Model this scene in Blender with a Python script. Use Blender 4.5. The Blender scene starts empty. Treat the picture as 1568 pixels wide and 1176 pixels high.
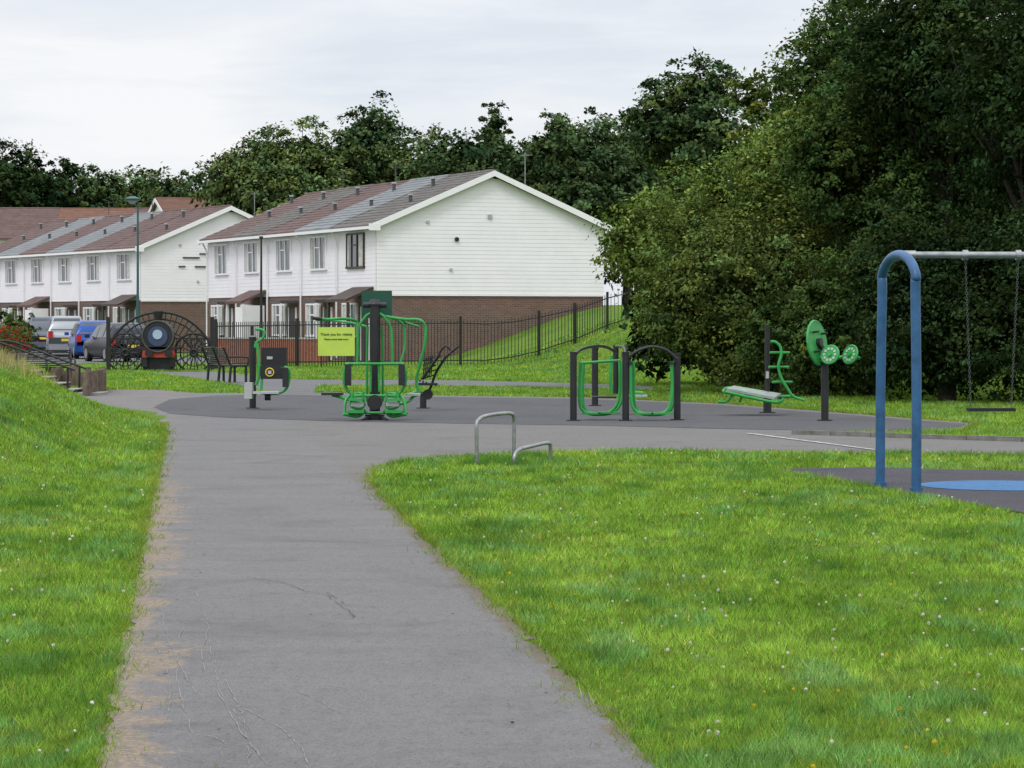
import bpy, math, numpy as np
from mathutils import Vector, geometry
rng = np.random.default_rng(7)
F=4400.0; CH=1.6; TH=math.atan(98/F)
def ray(u,v):
    xr=(u-784)/F; yr=-(v-588)/F
    return np.array([xr, math.cos(TH)+yr*math.sin(TH), -math.sin(TH)+yr*math.cos(TH)])
def G(u,v,z=0.0):
    d=ray(u,v); t=(z-CH)/d[2]; return np.array([d[0]*t,d[1]*t,z])
def Q(u,v,Y):
    d=ray(u,v); t=Y/d[1]; return np.array([d[0]*t,Y,CH+d[2]*t])
def sm(a,b,x):
    t=np.clip((x-a)/(b-a),0,1); return t*t*(3-2*t)
def H(x,y):
    x=np.asarray(x,float); y=np.asarray(y,float)
    d=(x+1.5)*.974+(y-100)*.227
    hr=2.2*sm(0,9,d)*sm(55,70,y)*(1-sm(150,200,y))
    dl=(-0.33-0.113*y)-x
    hl=1.05*sm(0.05,3.0,dl)*sm(16,38,y)*(1-sm(43,52,y))
    hm=.62*sm(10.45,11.3,-x)*sm(56,60,y)*(1-sm(66,72,y))
    return hr+hl+hm
# ------------------------------------------------------------------ materials
MATS={}
def nodes(name):
    m=bpy.data.materials.new(name); m.use_nodes=True
    nt=m.node_tree; b=nt.nodes["Principled BSDF"]; return m,nt,b
def M(name,col,rough=.6,metal=0,var=.15,scale=3,bump=0,bscale=60,spec=.4):
    if name in MATS: return MATS[name]
    m,nt,b=nodes(name); N=nt.nodes; L=nt.links
    g=N.new('ShaderNodeNewGeometry')
    n=N.new('ShaderNodeTexNoise'); n.inputs['Scale'].default_value=scale; n.inputs['Detail'].default_value=6
    n.inputs['Roughness'].default_value=.65
    L.new(g.outputs['Position'],n.inputs['Vector'])
    r=N.new('ShaderNodeValToRGB'); r.color_ramp.elements[0].position=.3; r.color_ramp.elements[1].position=.7
    r.color_ramp.elements[0].color=[c*(1-var) for c in col]+[1]
    r.color_ramp.elements[1].color=[min(1,c*(1+var)) for c in col]+[1]
    L.new(n.outputs['Fac'],r.inputs['Fac']); L.new(r.outputs['Color'],b.inputs['Base Color'])
    b.inputs['Roughness'].default_value=rough; b.inputs['Metallic'].default_value=metal
    b.inputs['Specular IOR Level'].default_value=spec
    if bump:
        n2=N.new('ShaderNodeTexNoise'); n2.inputs['Scale'].default_value=bscale; n2.inputs['Detail'].default_value=5
        L.new(g.outputs['Position'],n2.inputs['Vector'])
        bp=N.new('ShaderNodeBump'); bp.inputs['Strength'].default_value=bump; bp.inputs['Distance'].default_value=.02
        L.new(n2.outputs['Fac'],bp.inputs['Height']); L.new(bp.outputs['Normal'],b.inputs['Normal'])
    MATS[name]=m; return m
def mixrgb(nt,fac,a,b,mode='MIX'):
    x=nt.nodes.new('ShaderNodeMix'); x.data_type='RGBA'; x.blend_type=mode
    for sock,val in ((0,fac),(6,a),(7,b)):
        if hasattr(val,'is_output') or isinstance(val,bpy.types.NodeSocket): nt.links.new(val,x.inputs[sock])
        elif sock==0: x.inputs[0].default_value=val
        else: x.inputs[sock].default_value=list(val)+[1]
    return x.outputs[2]
def noise(nt,vec,scale,detail=5,rough=.6,dist=0):
    n=nt.nodes.new('ShaderNodeTexNoise'); n.inputs['Scale'].default_value=scale; n.inputs['Detail'].default_value=detail
    n.inputs['Roughness'].default_value=rough; n.inputs['Distortion'].default_value=dist
    nt.links.new(vec,n.inputs['Vector']); return n.outputs['Fac']
def maprange(nt,val,a,b,c=0,d=1):
    n=nt.nodes.new('ShaderNodeMapRange'); nt.links.new(val,n.inputs[0])
    for i,x in zip((1,2,3,4),(a,b,c,d)): n.inputs[i].default_value=x
    return n.outputs[0]
def math_(nt,op,a,b=None):
    n=nt.nodes.new('ShaderNodeMath'); n.operation=op
    for i,x in enumerate((a,b)):
        if x is None: continue
        if isinstance(x,(int,float)): n.inputs[i].default_value=x
        else: nt.links.new(x,n.inputs[i])
    return n.outputs[0]
def dotp(nt,vec,v):
    n=nt.nodes.new('ShaderNodeVectorMath'); n.operation='DOT_PRODUCT'; nt.links.new(vec,n.inputs[0]); n.inputs[1].default_value=v
    return n.outputs['Value']
def scalev(nt,vec,v):
    n=nt.nodes.new('ShaderNodeVectorMath'); n.operation='MULTIPLY'; nt.links.new(vec,n.inputs[0]); n.inputs[1].default_value=v
    return n.outputs['Vector']

def asphalt(name,c1,c2,edge=False):
    m,nt,b=nodes(name); g=nt.nodes.new('ShaderNodeNewGeometry'); P=g.outputs['Position']
    big=noise(nt,scalev(nt,P,(.5,.25,1)),1.2,4,.6)
    col=mixrgb(nt,maprange(nt,big,.3,.7),c1,c2)
    band=noise(nt,scalev(nt,P,(.15,1.6,1)),1.5,3,.6)
    col=mixrgb(nt,maprange(nt,band,.35,.7,0,.5),col,[x*.74 for x in c1])
    sp=noise(nt,P,150,3,.8)
    col=mixrgb(nt,maprange(nt,sp,.35,.7,0,.6),col,[x*1.8 for x in c2])
    sp2=noise(nt,P,80,2,.8)
    col=mixrgb(nt,maprange(nt,sp2,.54,.70,0,.8),col,[x*.3 for x in c1])
    sp3=noise(nt,scalev(nt,P,(1,.5,1)),14,5,.75)
    col=mixrgb(nt,maprange(nt,sp3,.5,.75,0,.5),col,[x*.62 for x in c1])
    st=noise(nt,P,.9,6,.7,.6)
    col=mixrgb(nt,maprange(nt,st,.52,.72,0,.5),col,[x*.62 for x in c1])
    if edge:
        dl=math_(nt,'ADD',dotp(nt,P,(.9937,.1123,0)),.33)
        nz=noise(nt,scalev(nt,P,(1,.7,1)),3.6,7,.75,.3); n2=noise(nt,P,.5,3,.6)
        w=math_(nt,'MULTIPLY',maprange(nt,nz,.33,.72,0.03,1),maprange(nt,n2,.36,.62,.16,.68))
        k=math_(nt,'SUBTRACT',w,dl)
        k=maprange(nt,k,-.03,.07)
        ysep=nt.nodes.new('ShaderNodeSeparateXYZ'); nt.links.new(P,ysep.inputs[0])
        lim=maprange(nt,ysep.outputs[1],24,32,1,0.15)
        k=math_(nt,'MULTIPLY',k,lim)
        gr=noise(nt,P,30,5,.75)
        k=math_(nt,'MULTIPLY',k,maprange(nt,gr,.3,.55,.35,1))
        soil=mixrgb(nt,maprange(nt,gr,.3,.7),(.15,.115,.08),(.40,.31,.225))
        col=mixrgb(nt,math_(nt,'MULTIPLY',k,.8),col,soil)
        dr=math_(nt,'ADD',dotp(nt,P,(-.9937,-.1123,0)),1.70)
        w2=maprange(nt,nz,.4,.75,0,.2)
        k2=maprange(nt,math_(nt,'SUBTRACT',w2,dr),-.03,.03)
        k2=math_(nt,'MULTIPLY',k2,lim)
        col=mixrgb(nt,math_(nt,'MULTIPLY',k2,.7),col,(.15,.115,.075))
    nt.links.new(col,b.inputs['Base Color']); b.inputs['Roughness'].default_value=.9; b.inputs['Specular IOR Level'].default_value=.2
    bp=nt.nodes.new('ShaderNodeBump'); bp.inputs['Strength'].default_value=.6; bp.inputs['Distance'].default_value=.01
    nt.links.new(sp,bp.inputs['Height']); nt.links.new(bp.outputs['Normal'],b.inputs['Normal'])
    MATS[name]=m; return m
GRASS_A=(.130,.240,.033); GRASS_B=(.215,.335,.056); GRASS_D=(.062,.125,.024)
def grasscol(nt,P):
    big=noise(nt,scalev(nt,P,(.9,.45,1)),.9,5,.6)
    col=mixrgb(nt,maprange(nt,big,.36,.64),GRASS_A,GRASS_B)
    d=noise(nt,scalev(nt,P,(1,.6,1)),2.6,6,.75)
    col=mixrgb(nt,maprange(nt,d,.50,.70,0,.6),col,GRASS_D)
    e=noise(nt,P,.45,6,.7)
    col=mixrgb(nt,maprange(nt,e,.52,.72,0,.45),col,(.29,.34,.08))
    f=noise(nt,scalev(nt,P,(1,.6,1)),6.5,4,.7)
    col=mixrgb(nt,maprange(nt,f,.62,.76,0,.5),col,(.25,.25,.12))
    return col
m,nt,b=nodes('ground_grass'); g=nt.nodes.new('ShaderNodeNewGeometry'); P=g.outputs['Position']
col=grasscol(nt,P)
f=noise(nt,P,55,4,.7); col=mixrgb(nt,maprange(nt,f,.3,.7,.0,.7),col,(.035,.075,.012))
f2=noise(nt,P,9,4,.7); col=mixrgb(nt,maprange(nt,f2,.45,.7,.0,.4),col,(.05,.1,.015))
soil=noise(nt,P,1.6,5,.7); col=mixrgb(nt,maprange(nt,soil,.62,.77,0,.55),col,(.14,.12,.06))
nt.links.new(col,b.inputs['Base Color']); b.inputs['Roughness'].default_value=.95; b.inputs['Specular IOR Level'].default_value=.05
bp=nt.nodes.new('ShaderNodeBump'); bp.inputs['Distance'].default_value=.04; bp.inputs['Strength'].default_value=.6
nt.links.new(f,bp.inputs['Height']); nt.links.new(bp.outputs['Normal'],b.inputs['Normal'])
MATS['ground_grass']=m
def leafmat(name,grass=False,trans=.35):
    m=bpy.data.materials.new(name); m.use_nodes=True; nt=m.node_tree; nt.nodes.clear()
    o=nt.nodes.new('ShaderNodeOutputMaterial')
    a=nt.nodes.new('ShaderNodeAttribute'); a.attribute_name='Col'
    if grass:
        g=nt.nodes.new('ShaderNodeNewGeometry')
        col=mixrgb(nt,1.0,grasscol(nt,g.outputs['Position']),a.outputs['Color'],'MULTIPLY')
    else: col=a.outputs['Color']
    d=nt.nodes.new('ShaderNodeBsdfDiffuse'); nt.links.new(col,d.inputs[0])
    if trans:
        t=nt.nodes.new('ShaderNodeBsdfTranslucent'); nt.links.new(mixrgb(nt,1.0,col,(1.1,1.15,.6),'MULTIPLY'),t.inputs[0])
        x=nt.nodes.new('ShaderNodeMixShader'); x.inputs[0].default_value=trans
        nt.links.new(d.outputs[0],x.inputs[1]); nt.links.new(t.outputs[0],x.inputs[2]); nt.links.new(x.outputs[0],o.inputs[0])
    else: nt.links.new(d.outputs[0],o.inputs[0])
    MATS[name]=m; return m
LEAF=leafmat('leaf',trans=.22); LEAFD=leafmat('leaf_matt',trans=0); BLADE=leafmat('grass_blade',grass=True,trans=.4)
ASPH=asphalt('asphalt_path',(.143,.139,.139),(.172,.167,.165),edge=True)
ASPH_D=asphalt('asphalt_dark',(.077,.078,.083),(.10,.10,.105))
ROAD=asphalt('asphalt_road',(.12,.12,.125),(.15,.15,.15))
RUB=asphalt('rubber_dark',(.055,.052,.06),(.075,.07,.082)); RUBB=asphalt('rubber_blue',(.06,.15,.30),(.08,.19,.36))
BLACK=M('black_paint',(.018,.018,.02),.45,var=.3); GREEN=M('green_paint',(.03,.29,.06),.36,var=.25)
DGREEN=M('dark_green_paint',(.012,.07,.045),.5); STEEL=M('galvanised_steel',(.30,.31,.32),.42,.75,var=.3,scale=12)
BLUE=M('blue_paint',(.028,.10,.23),.40,var=.3,scale=7); WHITE=M('white_cladding',(.85,.815,.85),.6,var=.035,scale=1.2)
WHITEP=M('white_upvc',(.84,.82,.84),.4,var=.04); GLASS=M('window_glass',(.05,.06,.07),.08,var=.5,scale=1.5,spec=.9)
CURT=M('net_curtain',(.5,.5,.48),.9,var=.25,scale=6); BROWN=M('brown_frame',(.05,.03,.022),.5)
MAROON=M('roof_maroon',(.125,.078,.070),.85,var=.3,scale=2.5); GREYR=M('roof_grey',(.120,.110,.100),.85,var=.35,scale=2.5)
LGREYR=M('roof_lightgrey',(.19,.20,.21),.8,var=.2,scale=2); REDR=M('roof_red',(.17,.085,.058),.85,var=.25,scale=2)
BARK=M('bark',(.05,.042,.032),.95,var=.4,scale=8,bump=.8); WOOD=M('weathered_wood',(.15,.115,.085),.85,var=.5,scale=7,bump=.5)
LIME=M('lime_sign',(.50,.65,.10),.5,var=.05); DARKGREY=M('dark_grey_paint',(.07,.075,.08),.5)
TEAL=M('teal_paint',(.03,.10,.10),.45); SILVER=M('car_silver',(.33,.35,.37),.28,.5,var=.05); CBLUE=M('car_blue',(.02,.08,.33),.25,.3,var=.05)
CDARK=M('car_dark',(.03,.033,.045),.25,.3,var=.05); CGREY=M('car_grey',(.13,.15,.18),.28,.4,var=.05)
REDL=M('red_lamp',(.45,.02,.02),.3); RED=M('red_paint',(.40,.05,.03),.5); YEL=M('yellow_paint',(.7,.5,.05),.5)
TYRE=M('tyre',(.02,.02,.02),.9); PALEB=M('pale_blue_paint',(.35,.42,.55),.5,var=.15); LGREY=M('light_plastic',(.40,.42,.41),.5)
BENCHG=M('bench_board_grey',(.27,.32,.29),.55,var=.2,scale=6)
MARK=M('line_paint',(.42,.42,.41),.8,var=.45,scale=9); SCUFF=M('scuff',(.24,.233,.228),.9,var=.3,scale=30)
CRACK=M('crack',(.095,.09,.088),.95,var=.3); CONC=M('concrete',(.33,.32,.30),.9,var=.25,scale=6,bump=.3)
KERB=M('kerb_stone',(.17,.165,.15),.9,var=.35,scale=8,bump=.4)
m,nt,b=nodes('brick'); g=nt.nodes.new('ShaderNodeNewGeometry'); P=g.outputs['Position']
cx=nt.nodes.new('ShaderNodeCombineXYZ'); nt.links.new(dotp(nt,P,(.54,1.31,0)),cx.inputs[0]); nt.links.new(dotp(nt,P,(0,0,1)),cx.inputs[1])
br=nt.nodes.new('ShaderNodeTexBrick'); nt.links.new(cx.outputs[0],br.inputs[0])
br.inputs['Scale'].default_value=1; br.inputs['Brick Width'].default_value=.225; br.inputs['Row Height'].default_value=.075; br.inputs['Mortar Size'].default_value=.01
br.inputs['Color1'].default_value=(.19,.095,.07,1); br.inputs['Color2'].default_value=(.12,.065,.052,1); br.inputs['Mortar'].default_value=(.2,.17,.15,1)
nt.links.new(mixrgb(nt,maprange(nt,noise(nt,P,1.3),.4,.7,0,.5),br.outputs[0],(.13,.08,.06)),b.inputs['Base Color']); b.inputs['Roughness'].default_value=.9
BRICK=m
BRICKR=M('red_brick',(.26,.10,.065),.9,var=.3,scale=9)

# ------------------------------------------------------------------ mesh helpers
def fastmesh(name,V,nper,mat,cols=None,parent=None,loc=None):
    V=np.asarray(V,np.float32).reshape(-1,3); nf=len(V)//nper
    me=bpy.data.meshes.new(name); me.vertices.add(len(V)); me.vertices.foreach_set('co',V.ravel())
    me.loops.add(len(V)); me.loops.foreach_set('vertex_index',np.arange(len(V),dtype=np.int32))
    me.polygons.add(nf); me.polygons.foreach_set('loop_start',np.arange(0,len(V),nper,dtype=np.int32))
    me.polygons.foreach_set('loop_total',np.full(nf,nper,dtype=np.int32))
    me.materials.append(mat)
    if cols is not None:
        a=me.color_attributes.new('Col','FLOAT_COLOR','POINT')
        c=np.ones((len(V),4),np.float32); c[:,:3]=np.repeat(cols,nper,axis=0); a.data.foreach_set('color',c.ravel())
    me.update(calc_edges=True)
    o=bpy.data.objects.new(name,me); bpy.context.scene.collection.objects.link(o)
    if parent: o.parent=parent
    return o
def norm(a): a=np.asarray(a,float); return a/(np.linalg.norm(a,axis=-1,keepdims=True)+1e-9)
class Thing:
    def __init__(s,name,base=(0,0,0)):
        s.name=name; s.base=np.array(base,float); s.p={}
    def _a(s,part,V,Fs,mat,smooth=False):
        d=s.p.setdefault(part,dict(v=[],f=[],m=[],s=[],mats=[]))
        n=len(d['v']); d['v']+= [tuple(x) for x in V]
        if mat not in d['mats']: d['mats'].append(mat)
        k=d['mats'].index(mat)
        for f in Fs: d['f'].append(tuple(n+i for i in f)); d['m'].append(k); d['s'].append(smooth)
    def hexa(s,part,P8,mat):
        s._a(part,P8,[(0,1,2,3),(7,6,5,4),(0,4,5,1),(1,5,6,2),(2,6,7,3),(3,7,4,0)],mat)
    def box(s,part,c,size,mat,ax=None):
        c=np.array(c,float); ax=np.eye(3) if ax is None else np.array(ax,float); h=np.array(size)/2
        P=[c+ax[0]*h[0]*a+ax[1]*h[1]*b_+ax[2]*h[2]*z for z in(-1,1) for a,b_ in((-1,-1),(1,-1),(1,1),(-1,1))]
        s.hexa(part,P,mat)
    def poly(s,part,pts,mat): s._a(part,pts,[tuple(range(len(pts)))],mat)
    def tube(s,part,pts,r,mat,n=10,smooth=True,curve=True,r2=None):
        P=np.array(pts,float)
        if curve and len(P)>2:
            Pp=np.vstack([2*P[0]-P[1],P,2*P[-1]-P[-2]]); out=[]
            for i in range(1,len(Pp)-2):
                for t in np.linspace(0,1,7)[:-1]:
                    a,b_,c,d=Pp[i-1:i+3]
                    out.append(.5*((2*b_)+(c-a)*t+(2*a-5*b_+4*c-d)*t*t+(3*b_-a-3*c+d)*t**3))
            out.append(P[-1]); P=np.array(out)
        T=norm(np.gradient(P,axis=0)); up=np.array([0,0,1.]) if abs(T[0][2])<.9 else np.array([1.,0,0])
        V=[]; k=len(P); R=np.linspace(r,r if r2 is None else r2,k)
        x=norm(np.cross(T[0],up))
        for i in range(k):
            x=norm(x-T[i]*np.dot(x,T[i])); y=np.cross(T[i],x)
            for j in range(n):
                a=2*math.pi*j/n; V.append(P[i]+R[i]*(math.cos(a)*x+math.sin(a)*y))
        Fs=[(i*n+j,i*n+(j+1)%n,(i+1)*n+(j+1)%n,(i+1)*n+j) for i in range(k-1) for j in range(n)]
        s._a(part,V,Fs,mat,smooth)
        s._a(part,V[:n],[tuple(range(n))],mat); s._a(part,V[-n:],[tuple(range(n))],mat)
    def disc(s,part,c,nrm,r,th,mat,n=28,sx=1):
        nrm=norm(nrm); s.tube(part,[np.array(c)-nrm*th/2,np.array(c)+nrm*th/2],r,mat,n=n,curve=False,smooth=False)
    def ring(s,part,c,a1,a2,r,rt,mat,n=36,a0=0,aend=2*math.pi):
        c=np.array(c,float); A=np.linspace(a0,aend,n)
        s.tube(part,[c+r*(math.cos(a)*np.array(a1)+math.sin(a)*np.array(a2)) for a in A],rt,mat,n=6,curve=False)
    def done(s,bevel=0):
        e=bpy.data.objects.new(s.name,None); e.empty_display_size=.2; e.location=s.base
        bpy.context.scene.collection.objects.link(e); s.obj=e
        for k,d in s.p.items():
            me=bpy.data.meshes.new(k); V=[tuple(np.array(v)-s.base) for v in d['v']]
            me.from_pydata(V,[],d['f'])
            for m_ in d['mats']: me.materials.append(m_)
            me.polygons.foreach_set('material_index',d['m']); me.polygons.foreach_set('use_smooth',d['s'])
            me.update(); o=bpy.data.objects.new(k,me); bpy.context.scene.collection.objects.link(o); o.parent=e
            if bevel:
                bm=o.modifiers.new('b','BEVEL'); bm.width=bevel; bm.segments=2; bm.limit_method='ANGLE'
        return e

# ------------------------------------------------------------------ terrain
xs=np.unique(np.concatenate([np.linspace(-500,-40,12),np.arange(-40,-14,2.),np.arange(-14,16,.4),np.arange(16,42,2.),np.linspace(42,500,12)]))
ys=np.unique(np.concatenate([np.linspace(-60,6,8),np.arange(6,130,.8),np.arange(130,220,4.),np.linspace(220,1500,14)]))
X,Y=np.meshgrid(xs,ys); Z=H(X,Y)
me=bpy.data.meshes.new('ground'); nx=len(xs)
idx=np.arange(X.size).reshape(X.shape)
me.from_pydata(np.stack([X.ravel(),Y.ravel(),Z.ravel()],1).tolist(),[],np.stack([idx[:-1,:-1].ravel(),idx[:-1,1:].ravel(),idx[1:,1:].ravel(),idx[1:,:-1].ravel()],1).tolist())
me.materials.append(MATS['ground_grass']); me.polygons.foreach_set('use_smooth',[True]*len(me.polygons)); me.update()
o=bpy.data.objects.new('ground',me); bpy.context.scene.collection.objects.link(o)

def sheet(name,pts,z,mat,jag=.02,step=.12):
    pts=[np.array(p[:2]) for p in pts]; out=[]
    for a,b_ in zip(pts,pts[1:]+pts[:1]):
        L=np.linalg.norm(b_-a); n=max(1,min(200,int(L/step))); nn=np.array([-(b_-a)[1],(b_-a)[0]])/(L+1e-9)
        for i in range(n): out.append(a+(b_-a)*i/n+(nn*rng.normal(0,jag) if i else 0))
    V=[Vector((p[0],p[1],z)) for p in out]
    tris=geometry.tessellate_polygon([V])
    me=bpy.data.meshes.new(name); me.from_pydata([tuple(v) for v in V],[],[tuple(t) for t in tris]); me.materials.append(mat); me.update()
    if len(me.polygons) and me.polygons[0].normal.z<0: me.flip_normals()
    o=bpy.data.objects.new(name,me); bpy.context.scene.collection.objects.link(o); return pts
g2=lambda L:[G(u,v) for u,v in L]
main=[np.array([-.33-.113*y,y,0]) for y in (3,10.3,17,24,30,36,40.5)]+g2([(246,652),(190,634),(130,622),(75,617),(60,606),(85,598),(130,597),(240,597),(300,602),(430,602),(600,605),(900,609),(1100,618),(1300,633),(1500,649),(1480,659),(1300,664),(1220,665),(1400,671),(1568,676),(1800,682),(1800,700),(1568,697),(1380,695),(1170,694),(1000,691),(850,693),(720,699),(620,706),(580,718),(568,735),(590,762),(630,802),(690,860),(770,930),(830,990),(900,1062),(1010,1176)])+[np.array([1.35,3,0])]
main=sheet('path',main,.004,ASPH,.028)
dark=sheet('exercise_area_paving',g2([(235,624),(260,612),(330,606),(450,604.5),(600,607.5),(900,611.5),(1100,620.5),(1300,636),(1480,650),(1460,657),(1300,661),(1100,657),(900,652),(700,649),(500,645),(350,640),(260,634)]),.008,ASPH_D,.01)
gatep=sheet('gate_path',g2([(225,570),(335,570),(400,578),(455,582),(700,583),(870,587),(1000,592),(1000,598),(870,595),(640,590.5),(490,591),(480,602),(600,604),(600,608),(425,606),(385,595),(300,580)]),.012,ROAD,.02)
pad=sheet('swing_safety_pad',g2([(1185,719),(1330,716.5),(1568,722),(1800,728),(1800,832),(1568,787),(1400,758)]),.008,RUB,.01)
c=G(1535,745); sheet('swing_mat',[c+np.array([.8*math.cos(a),.85*math.sin(a),0]) for a in np.linspace(0,2*math.pi,40)[:-1]],.012,RUBB,.0,1)
road=sheet('road',[(-60,104,0),(-8.6,104,0),(-9.8,112,0),(-20,138,0),(-33,166,0),(-60,200,0)],.004,ROAD,0,5)
sheet('painted_line',[G(1140,664.5),G(1150,664.5),G(1345,690),G(1337,690)],.013,MARK,.008)
t=Thing('kerb',G(1400,670))
kp=g2([(1215,665.5),(1400,672),(1568,677),(1800,683)])
for a,b_ in zip(kp,kp[1:]):
    L=np.linalg.norm(b_-a); n=int(L/.9)+1; d=(b_-a)/L
    for j in range(n):
        p=a+(b_-a)*(j+.5)/n; t.box('stones',p+[0,.06,.012+rng.normal(0,.004)],(L/n-.012,.08,.1),KERB,[d,np.cross([0,0,1],d),[0,0,1]])
t.done()
def ribbon(t,part,pts,w0,w1,mat,skip=0,j=.004):
    for i in range(len(pts)-1):
        if rng.random()<skip: continue
        d=pts[i+1]-pts[i]; nn=np.array([-d[1],d[0],0]); nn/=np.linalg.norm(nn)+1e-9; w=nn*rng.uniform(w0,w1)
        t.poly(part,[pts[i]-w,pts[i]+w,pts[i+1]+w,pts[i+1]-w],mat)
t=Thing('path_scuffs')
for u0,v0,u1,v1,bnd in [(255,880,300,1060,-.15),(320,960,390,1120,-.2),(300,905,322,1010,.05),(235,985,250,1110,.1),(330,1010,410,1170,-.1),(430,1050,520,1100,.1),(270,1120,330,1150,.2),(360,1080,470,1176,.15),(280,960,300,1130,-.1),(345,1040,380,1176,.06)]:
    a,b_=G(u0,v0,.008),G(u1,v1,.008); nn=np.array([-(b_-a)[1],(b_-a)[0],0]); nn/=np.linalg.norm(nn)
    pts=[a+(b_-a)*k+nn*(bnd*4*k*(1-k)*.5+rng.normal(0,.004)) for k in np.linspace(0,1,30)]
    ribbon(t,'marks',pts,.0004,.0024,SCUFF,.2)
t.done()
t=Thing('path_cracks')
for pl in ([(380,884),(430,890),(470,905),(500,910),(535,935),(545,948)],[(500,905),(530,925),(580,930)],[(560,700),(500,706),(430,704),(380,712)],[(330,745),(420,748),(520,752)]):
    P_=[G(u,v,.009) for u,v in pl]; pts=[]
    for a,b_ in zip(P_,P_[1:]):
        for k in np.linspace(0,1,12)[:-1]: pts.append(a+(b_-a)*k+np.array([rng.normal(0,.006),rng.normal(0,.012),0]))
    ribbon(t,'cracks',pts,.0006,.004,CRACK,.22)
t.done()

# ------------------------------------------------------------------ grass
def inpoly(x,y,poly):
    r=np.zeros(len(x),bool); n=len(poly)
    for i in range(n):
        x1,y1=poly[i][:2]; x2,y2=poly[(i+1)%n][:2]
        if y1==y2: continue
        c=((y1>y)!=(y2>y))&(x<(x2-x1)*(y-y1)/(y2-y1)+x1); r^=c
    return r
def vnoise(x,y,s,seed=0):
    r=np.random.default_rng(seed); T=r.random((256,256)); X_=x*s+1000; Y_=y*s+1000
    i=np.floor(X_).astype(int); j=np.floor(Y_).astype(int); fx=X_-i; fy=Y_-j; fx=fx*fx*(3-2*fx); fy=fy*fy*(3-2*fy)
    g=lambda a,b_:T[a%256,b_%256]
    return (g(i,j)*(1-fx)+g(i+1,j)*fx)*(1-fy)+(g(i,j+1)*(1-fx)+g(i+1,j+1)*fx)*fy
def blades(name,x,y,h,w,lean,tint,mat=BLADE):
    n=len(x); z=H(x,y); a=rng.uniform(0,2*math.pi,n); d=np.stack([np.cos(a),np.sin(a),0*a],1)
    a2=rng.uniform(0,2*math.pi,n); l=np.stack([np.cos(a2),np.sin(a2),0*a2],1)*(lean*h*rng.uniform(.2,1,n))[:,None]
    b0=np.stack([x,y,z-.003],1); tip=b0+l+np.stack([0*h,0*h,h],1)
    V=np.stack([b0-d*w[:,None]/2,b0+d*w[:,None]/2,tip],1)
    return fastmesh(name,V,3,mat,tint)
xsL=[];ysL=[]
for y0,y1 in [(8.8,11),(11,14),(14,18),(18,23),(23,30),(30,40),(40,56),(56,78),(78,104)]:
    ym=(y0+y1)/2; dens=7200*(10/ym)**1.6; hw=.18*y1+.8
    n=int(dens*(y1-y0)*2*hw); xsL.append(rng.uniform(-hw,hw,n)); ysL.append(rng.uniform(y0,y1,n))
x=np.concatenate(xsL); y=np.concatenate(ysL)
bad=np.zeros(len(x),bool)
for pl in (main,dark,gatep,pad,road): bad|=inpoly(x,y,pl)
x2=x+rng.normal(0,.03,len(x)); y2=y+rng.normal(0,.05,len(x)); x,y=np.where(bad,x,x2),np.where(bad,y,y2)
x=x[~bad]; y=y[~bad]
n1=vnoise(x,y*.6,2.2,1); n2=vnoise(x,y*.6,6.5,2); n3=vnoise(x,y*.6,15,3)
thin=(n1*.5+n2*.5<.28)&(rng.random(len(x))<.6); k=~thin; x,y,n1,n2,n3=x[k],y[k],n1[k],n2[k],n3[k]
cl=.35*n1+.35*n2+.3*n3
h=(.014+.065*np.clip(cl-.15,0,1)*rng.uniform(.5,1.3,len(x)))*(y/10)**.28
w=.0042*(y/10)**.85
tint=(np.clip(rng.normal(1.17,.42,len(x)),.3,2.7)*(.72+.6*n3)*(.8+.4*n2))[:,None]*np.array([1,1,1])
dry=rng.random(len(x))<.07; tint[dry]*=np.array([2.0,1.15,2.0])
cool=(n1>.60)&(n2>.48); tint[cool]*=np.array([.80,.92,1.7])
blades('lawn_grass',x,y,h,w,1.1,tint)
print('blades',len(x))
xs_,ys_=[],[]
for k in range(260):
    yy=rng.uniform(10,36); xx=rng.uniform(-.18*yy-1,.18*yy+1)
    n=int(rng.uniform(50,150)); s_=rng.uniform(.6,2.2); xs_.append(rng.normal(xx,.07*s_,n)); ys_.append(rng.normal(yy,.09*s_,n))
for u,v in [(729,712),(787,708),(788,712),(843,708),(815,700),(1348,745),(760,708)]:
    p=G(u,v); xs_.append(rng.normal(p[0],.08,260)); ys_.append(rng.normal(p[1],.15,260))
x=np.concatenate(xs_); y=np.concatenate(ys_); bad=inpoly(x,y,main)|inpoly(x,y,pad); x=x[~bad];y=y[~bad]
blades('grass_tufts',x,y,rng.uniform(.04,.11,len(x)),.005*(y/12)**.8,.9,np.clip(rng.normal(.85,.2,len(x)),.4,1.6)[:,None]*np.array([.8,1,1.5]))
xs_,ys_=[],[]
for pl in (main,):
    for a,b_ in zip(pl,pl[1:]+pl[:1]):
        L=np.linalg.norm(b_-a); ym=(a[1]+b_[1])/2
        if ym>60 or ym<6: continue
        n=int(L*260*(12/ym)**.5); k=rng.random(n); nn=np.array([-(b_-a)[1],(b_-a)[0]])/L
        q=a+(b_-a)*k[:,None]+nn*(rng.normal(0,.05,n)*(1+np.sin(k*L*5))*.8)[:,None]; xs_.append(q[:,0]); ys_.append(q[:,1])
x=np.concatenate(xs_); y=np.concatenate(ys_)
tt=np.clip(rng.normal(1,.25,len(x)),.4,1.8)[:,None]*np.array([1.2,1,1.1]); 
blades('path_edge_grass',x,y,rng.uniform(.015,.055,len(x))*(y/10)**.3,.004*(y/10)**.85,1.4,tt)
n=3800; x=rng.normal(-8.0,.5,n); y=rng.uniform(37,46,n); k=x<-6.85-.05*(y-38)+rng.normal(0,.14,n); x=x[k]; y=y[k]
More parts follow.
